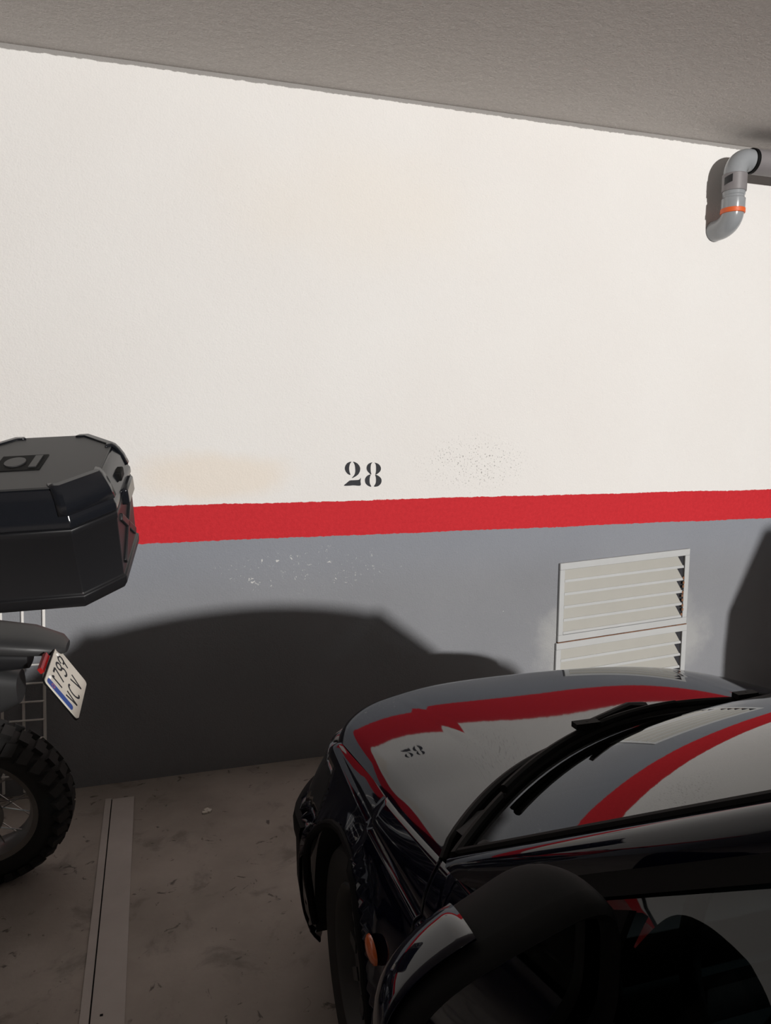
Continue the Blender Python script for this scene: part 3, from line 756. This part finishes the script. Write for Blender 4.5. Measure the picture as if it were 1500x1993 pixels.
for s in (-1, 1): loft([(-1.45 + .0, s * .10, .33, .03, .03, 1), (-1.30, s * .10, .72, .028, .028, 1), (-1.17, s * .10, 1.12, .026, .026, 1)], M_STEEL, 'fork_leg')
b = MB(); b.tube([(-1.04, -.40, 1.19), (-1.10, -.28, 1.21), (-1.17, -.08, 1.15), (-1.17, .08, 1.15), (-1.10, .28, 1.21), (-1.04, .40, 1.19)], .014, 10); hb = obj('handlebar', b, M_TRIM, bike)
for s in (-1, 1):
    b = MB(); b.tube([(-1.06, s * .36, 1.195), (-1.02, s * .47, 1.185)], .018, 10); obj('grip', b, M_TYRE, hb)
loft([(-1.22, 0, 1.08, .09, .09, .8), (-1.30, 0, 1.06, .08, .08, .8)], M_LENS, 'headlamp')
loft([(-1.22, 0, .70, .05, .012, 1), (-1.45, 0, .72, .065, .014, 1), (-1.70, 0, .66, .05, .010, 1)], M_GUARD, 'front_mudguard')
b = MB(); b.tube([(-.62, .10, .30), (-.45, .16, .42), (-.15, .17, .56), (.08, .17, .66)], [.022, .03, .05, .045], 14); obj('exhaust', b, M_STEEL, bike)
b = MB(); b.tube([(-.60, -.10, .30), (-.56, -.30, .075)], .013, 8); b.box((-.55, -.315, .066), (.06, .05, .012)); obj('side_stand', b, M_STEEL, bike)
# tail: beak-shaped mudguard over the wheel, light bracket below it
tail = loft([(-.38, 0, .985, .07, .045, .7), (-.10, .0, .975, .085, .038, .7), (.10, 0, .955, .088, .034, .7), (.25, 0, .935, .080, .028, .75), (.335, 0, .915, .055, .020, .8), (.355, 0, .908, .030, .012, .9)], M_GUARD, 'tail_mudguard')
loft([(-.30, 0, .90, .055, .05, .7), (-.05, 0, .89, .055, .05, .7), (.12, 0, .88, .05, .042, .7), (.24, 0, .875, .04, .028, .7)], M_CASE, 'tail_bracket')
loft([(-.12, 0, .80, .045, .09, .8), (.03, 0, .78, .05, .095, .8), (.14, 0, .76, .052, .075, .8), (.20, 0, .77, .05, .05, .8)], M_GUARD, 'inner_mudguard')
loft([(-.16, -.02, 1.00, .05, .03, .7), (-.02, -.02, 1.00, .06, .032, .7), (.0, -.02, 1.0, .05, .026, .7)], M_RED, 'tail_light')
b = MB()
for s in (-1, 1): b.tube([(-.50, s * .10, .98), (-.15, s * .10, 1.03), (.10, s * .10, 1.075)], .012, 8)
b.box((-.05, 0, 1.07), (.30, .20, .018)); obj('luggage_rack', b, M_GUARD, bike)
# number plate, placed by its own measured pose
PM = Matrix(((.041, -.516, .856, -.268), (.984, -.126, -.123, 2.394), (.171, .847, .503, .807), (0, 0, 0, 1)))
PMI = BROOT.inverted() @ PM
def plate_part(nm, mb, m, parent=None, **kw):
    mb.v = [tuple(PMI @ Vector(v)) for v in mb.v]; return obj(nm, mb, m, parent or bike, **kw)
def rrect(w, h, r, n=5):
    out = []
    for cx, cy, a0 in ((w - r, h - r, 0), (-w + r, h - r, 90), (-w + r, -h + r, 180), (w - r, -h + r, 270)):
        for k in range(n + 1): a = math.radians(a0 + 90 * k / n); out.append((cx + r * math.cos(a), cy + r * math.sin(a)))
    return out
flat = lambda a, c, t: (a, c, t)
b = MB(); b.prism(rrect(.11, .08, .014), flat, -.0015, .0015); plate = plate_part('number_plate', b, M_PLATE, smooth=False)
b = MB(); b.prism([(x - .092, y + .012) for x, y in rrect(.0125, .060, .008)], flat, .0012, .0022); bs = plate_part('blue_band', b, M_BLUE, plate, smooth=False)
b = MB(); b.prism(rrect(.113, .083, .014), flat, -.006, -.0016); plate_part('plate_holder', b, M_TRIM, plate, smooth=False)
def strokes(segs, w):
    b = MB()
    for (x0, y0), (x1, y1) in segs:
        d = Vector((x1 - x0, y1 - y0)); l = d.length; n = Vector((-d.y, d.x)) / l * w
        b.prism([(x0 - n.x, y0 - n.y), (x1 - n.x, y1 - n.y), (x1 + n.x, y1 + n.y), (x0 + n.x, y0 + n.y)], flat, .0012, .0021)
    return b
def ring(cx, cy, rx, ry, a0, a1, n=10):
    P = [(cx + rx * math.cos(math.radians(lerp(a0, a1, k / n))), cy + ry * math.sin(math.radians(lerp(a0, a1, k / n)))) for k in range(n + 1)]
    return list(zip(P, P[1:]))
upper = [[((-.055, .060), (-.055, .012)), ((-.055, .060), (-.045, .052))], [((-.030, .060), (-.004, .060)), ((-.004, .060), (-.022, .012))], ring(.025, .047, .014, .013, 0, 360) + ring(.025, .022, .015, .013, 60, -150), ring(.065, .047, .015, .014, -120, 200) + [((.078, .047), (.066, .012))]]
lower = [[((-.065, -.010), (-.055, -.062)), ((-.055, -.062), (-.042, -.010))], ring(-.008, -.036, .018, .026, 60, 300), [((.030, -.010), (.044, -.062)), ((.044, -.062), (.058, -.010))]]
for segs in upper + lower: plate_part('character', strokes(segs, .0035), M_NUM, plate, smooth=False)
plate_part('letter', strokes([((-.097, -.030), (-.097, -.042)), ((-.097, -.030), (-.088, -.030)), ((-.097, -.036), (-.089, -.036)), ((-.097, -.042), (-.088, -.042))], .0012), M_PLATE, bs, smooth=False)
b = MB()
for k in range(12):
    a = k * math.tau / 12; b.prism([(-.092 + .007 * math.cos(a) + .0013 * math.cos(q), .045 + .007 * math.sin(a) + .0013 * math.sin(q)) for q in (0, 1.26, 2.51, 3.77, 5.03)], flat, .0012, .0025)
plate_part('star_ring', b, M_ORANGE, bs, smooth=False)
for x, y in ((-.070, .066), (.072, .066)):
    b = MB(); M = Matrix.Translation((x, y, 0)); b.lathe([(.0065, .001), (.006, .004), (.003, .0055), (.0005, .006)], M, 14); plate_part('plate_screw', b, M_WIRE, plate)
b = MB(); b.box((.0, .090, -.016), (.10, .018, .012)); plate_part('reflector', b, M_RED, smooth=False)

# ---------------------------------------------------------------- top case on the rack
case = thing('top_case', 'black hard-shell luggage case mounted above the motorcycle tail', 'luggage case', (-.229, 2.407, 1.168), (math.radians(18.75), math.radians(-3.06), math.radians(-8.55)))
X0, X1, BY, CH = -.275, .175, .235, .10
def octa(x0, x1, by, ch, z, k=1.0):
    cx = (x0 + x1) / 2
    P = [(x1, -by + ch), (x1, by - ch), (x1 - ch, by), (x0 + ch, by), (x0, by - ch), (x0, -by + ch), (x0 + ch, -by), (x1 - ch, -by)]
    return [((x - cx) * k + cx, y * k, z) for x, y in P]
def oct_loft(levels, nm, m, parent, **kw):
    b = MB(); b.grid([octa(X0, X1, BY, CH, z, k) for z, k in levels], close_v=True)
    b.f.append(tuple(range(8))[::-1]); n = (len(levels) - 1) * 8; b.f.append(tuple(n + i for i in range(8))); return obj(nm, b, m, parent, **kw)
oct_loft([(-.03, .80), (-.018, .93), (.0, .975), (.022, .985), (.026, .955), (.032, .950), (.205, .985), (.212, 1.0), (.226, 1.0), (.230, .985)], 'body', M_CASE, case, bevel=.006)
lid = oct_loft([(.232, .99), (.235, 1.005), (.252, 1.005), (.258, .99), (.306, .935), (.330, .86), (.334, .82)], 'lid', M_CASEL, case, bevel=.006)
b = MB(); b.box((-.05, 0, -.038), (.30, .22, .03)); obj('mounting_plate', b, M_GUARD, case, bevel=.006)
# satin top skin with corner guards, recessed badge plate
tp = [(x, y) for x, y, z in octa(X0 + .035, X1 - .035, BY - .035, CH * .8, 0)]
b = MB(); b.prism(tp, flat, .333, .339); obj('lid_panel', b, M_GUARD, lid, bevel=.003)
def guard(ia, ib, sgn):
    rows = []
    for z, k in ((.270, 1.000), (.300, .962), (.322, .918), (.336, .880), (.343, .845), (.344, .78), (.340, .77)):
        O = [Vector(q) for q in octa(X0, X1, BY, CH, z, k)]; c1, c2 = O[ia], O[ib]
        p1 = O[(ia - (ib - ia) % 8) % 8] if (ib - ia) % 8 == 1 else O[(ia + 1) % 8]; p2 = O[(ib + 1) % 8] if (ib - ia) % 8 == 1 else O[(ib - 1) % 8]
        rows.append([c1 + (p1 - c1).normalized() * .025, c1 + (p1 - c1).normalized() * .01, c1, c1.lerp(c2, .5), c2, c2 + (p2 - c2).normalized() * .01, c2 + (p2 - c2).normalized() * .025])
    b = MB(); b.grid(rows); return obj('corner_guard', b, M_CASEL, lid, solid=.006, off=1, angle=30)
for ia in (7, 1, 3, 5): guard(ia, (ia + 1) % 8, 1)
b = MB(); b.box((-.085, -.015, .3395), (.125, .115, .004)); bp = obj('badge_plate', b, M_TRIM, lid, bevel=.002)
b = MB(); b.prism([(-.10 + .028 * math.cos(k * math.tau / 24), -.015 + .034 * math.sin(k * math.tau / 24)) for k in range(24)], flat, .341, .345); b.box((-.045, -.015, .343), (.020, .085, .004)); obj('badge', b, M_GUARD, bp, smooth=False)
# end face: crossed ribs and a latch
def end_pt(y, z, o): k = lerp(.952, .985, (z - .032) / .173); cx = (X0 + X1) / 2; return Vector(((X1 - cx) * k + cx + o, y, z))
b = MB()
for (y0, z0), (y1, z1) in (((-.10, .05), (.09, .19)), ((-.09, .19), (.10, .05))):
    d = Vector((y1 - y0, z1 - z0)).normalized(); n = Vector((-d.y, d.x)) * .011
    q = [(y0 - n.x, z0 - n.y), (y1 - n.x, z1 - n.y), (y1 + n.x, z1 + n.y), (y0 + n.x, z0 + n.y)]
    b.add([end_pt(y, z, -.004) for y, z in q] + [end_pt(y, z, .007) for y, z in q], [(0, 1, 2, 3), (7, 6, 5, 4), (0, 4, 5, 1), (1, 5, 6, 2), (2, 6, 7, 3), (3, 7, 4, 0)])
obj('cross_rib', b, M_CASE, case, bevel=.003)
b = MB(); b.box(end_pt(.02, .225, .006), (.026, .11, .05)); obj('latch', b, M_CASEL, case, bevel=.006)
b = MB(); b.box(end_pt(.0, .285, -.012), (.030, .05, .028)); obj('lid_hook', b, M_TRIM, lid, bevel=.004)
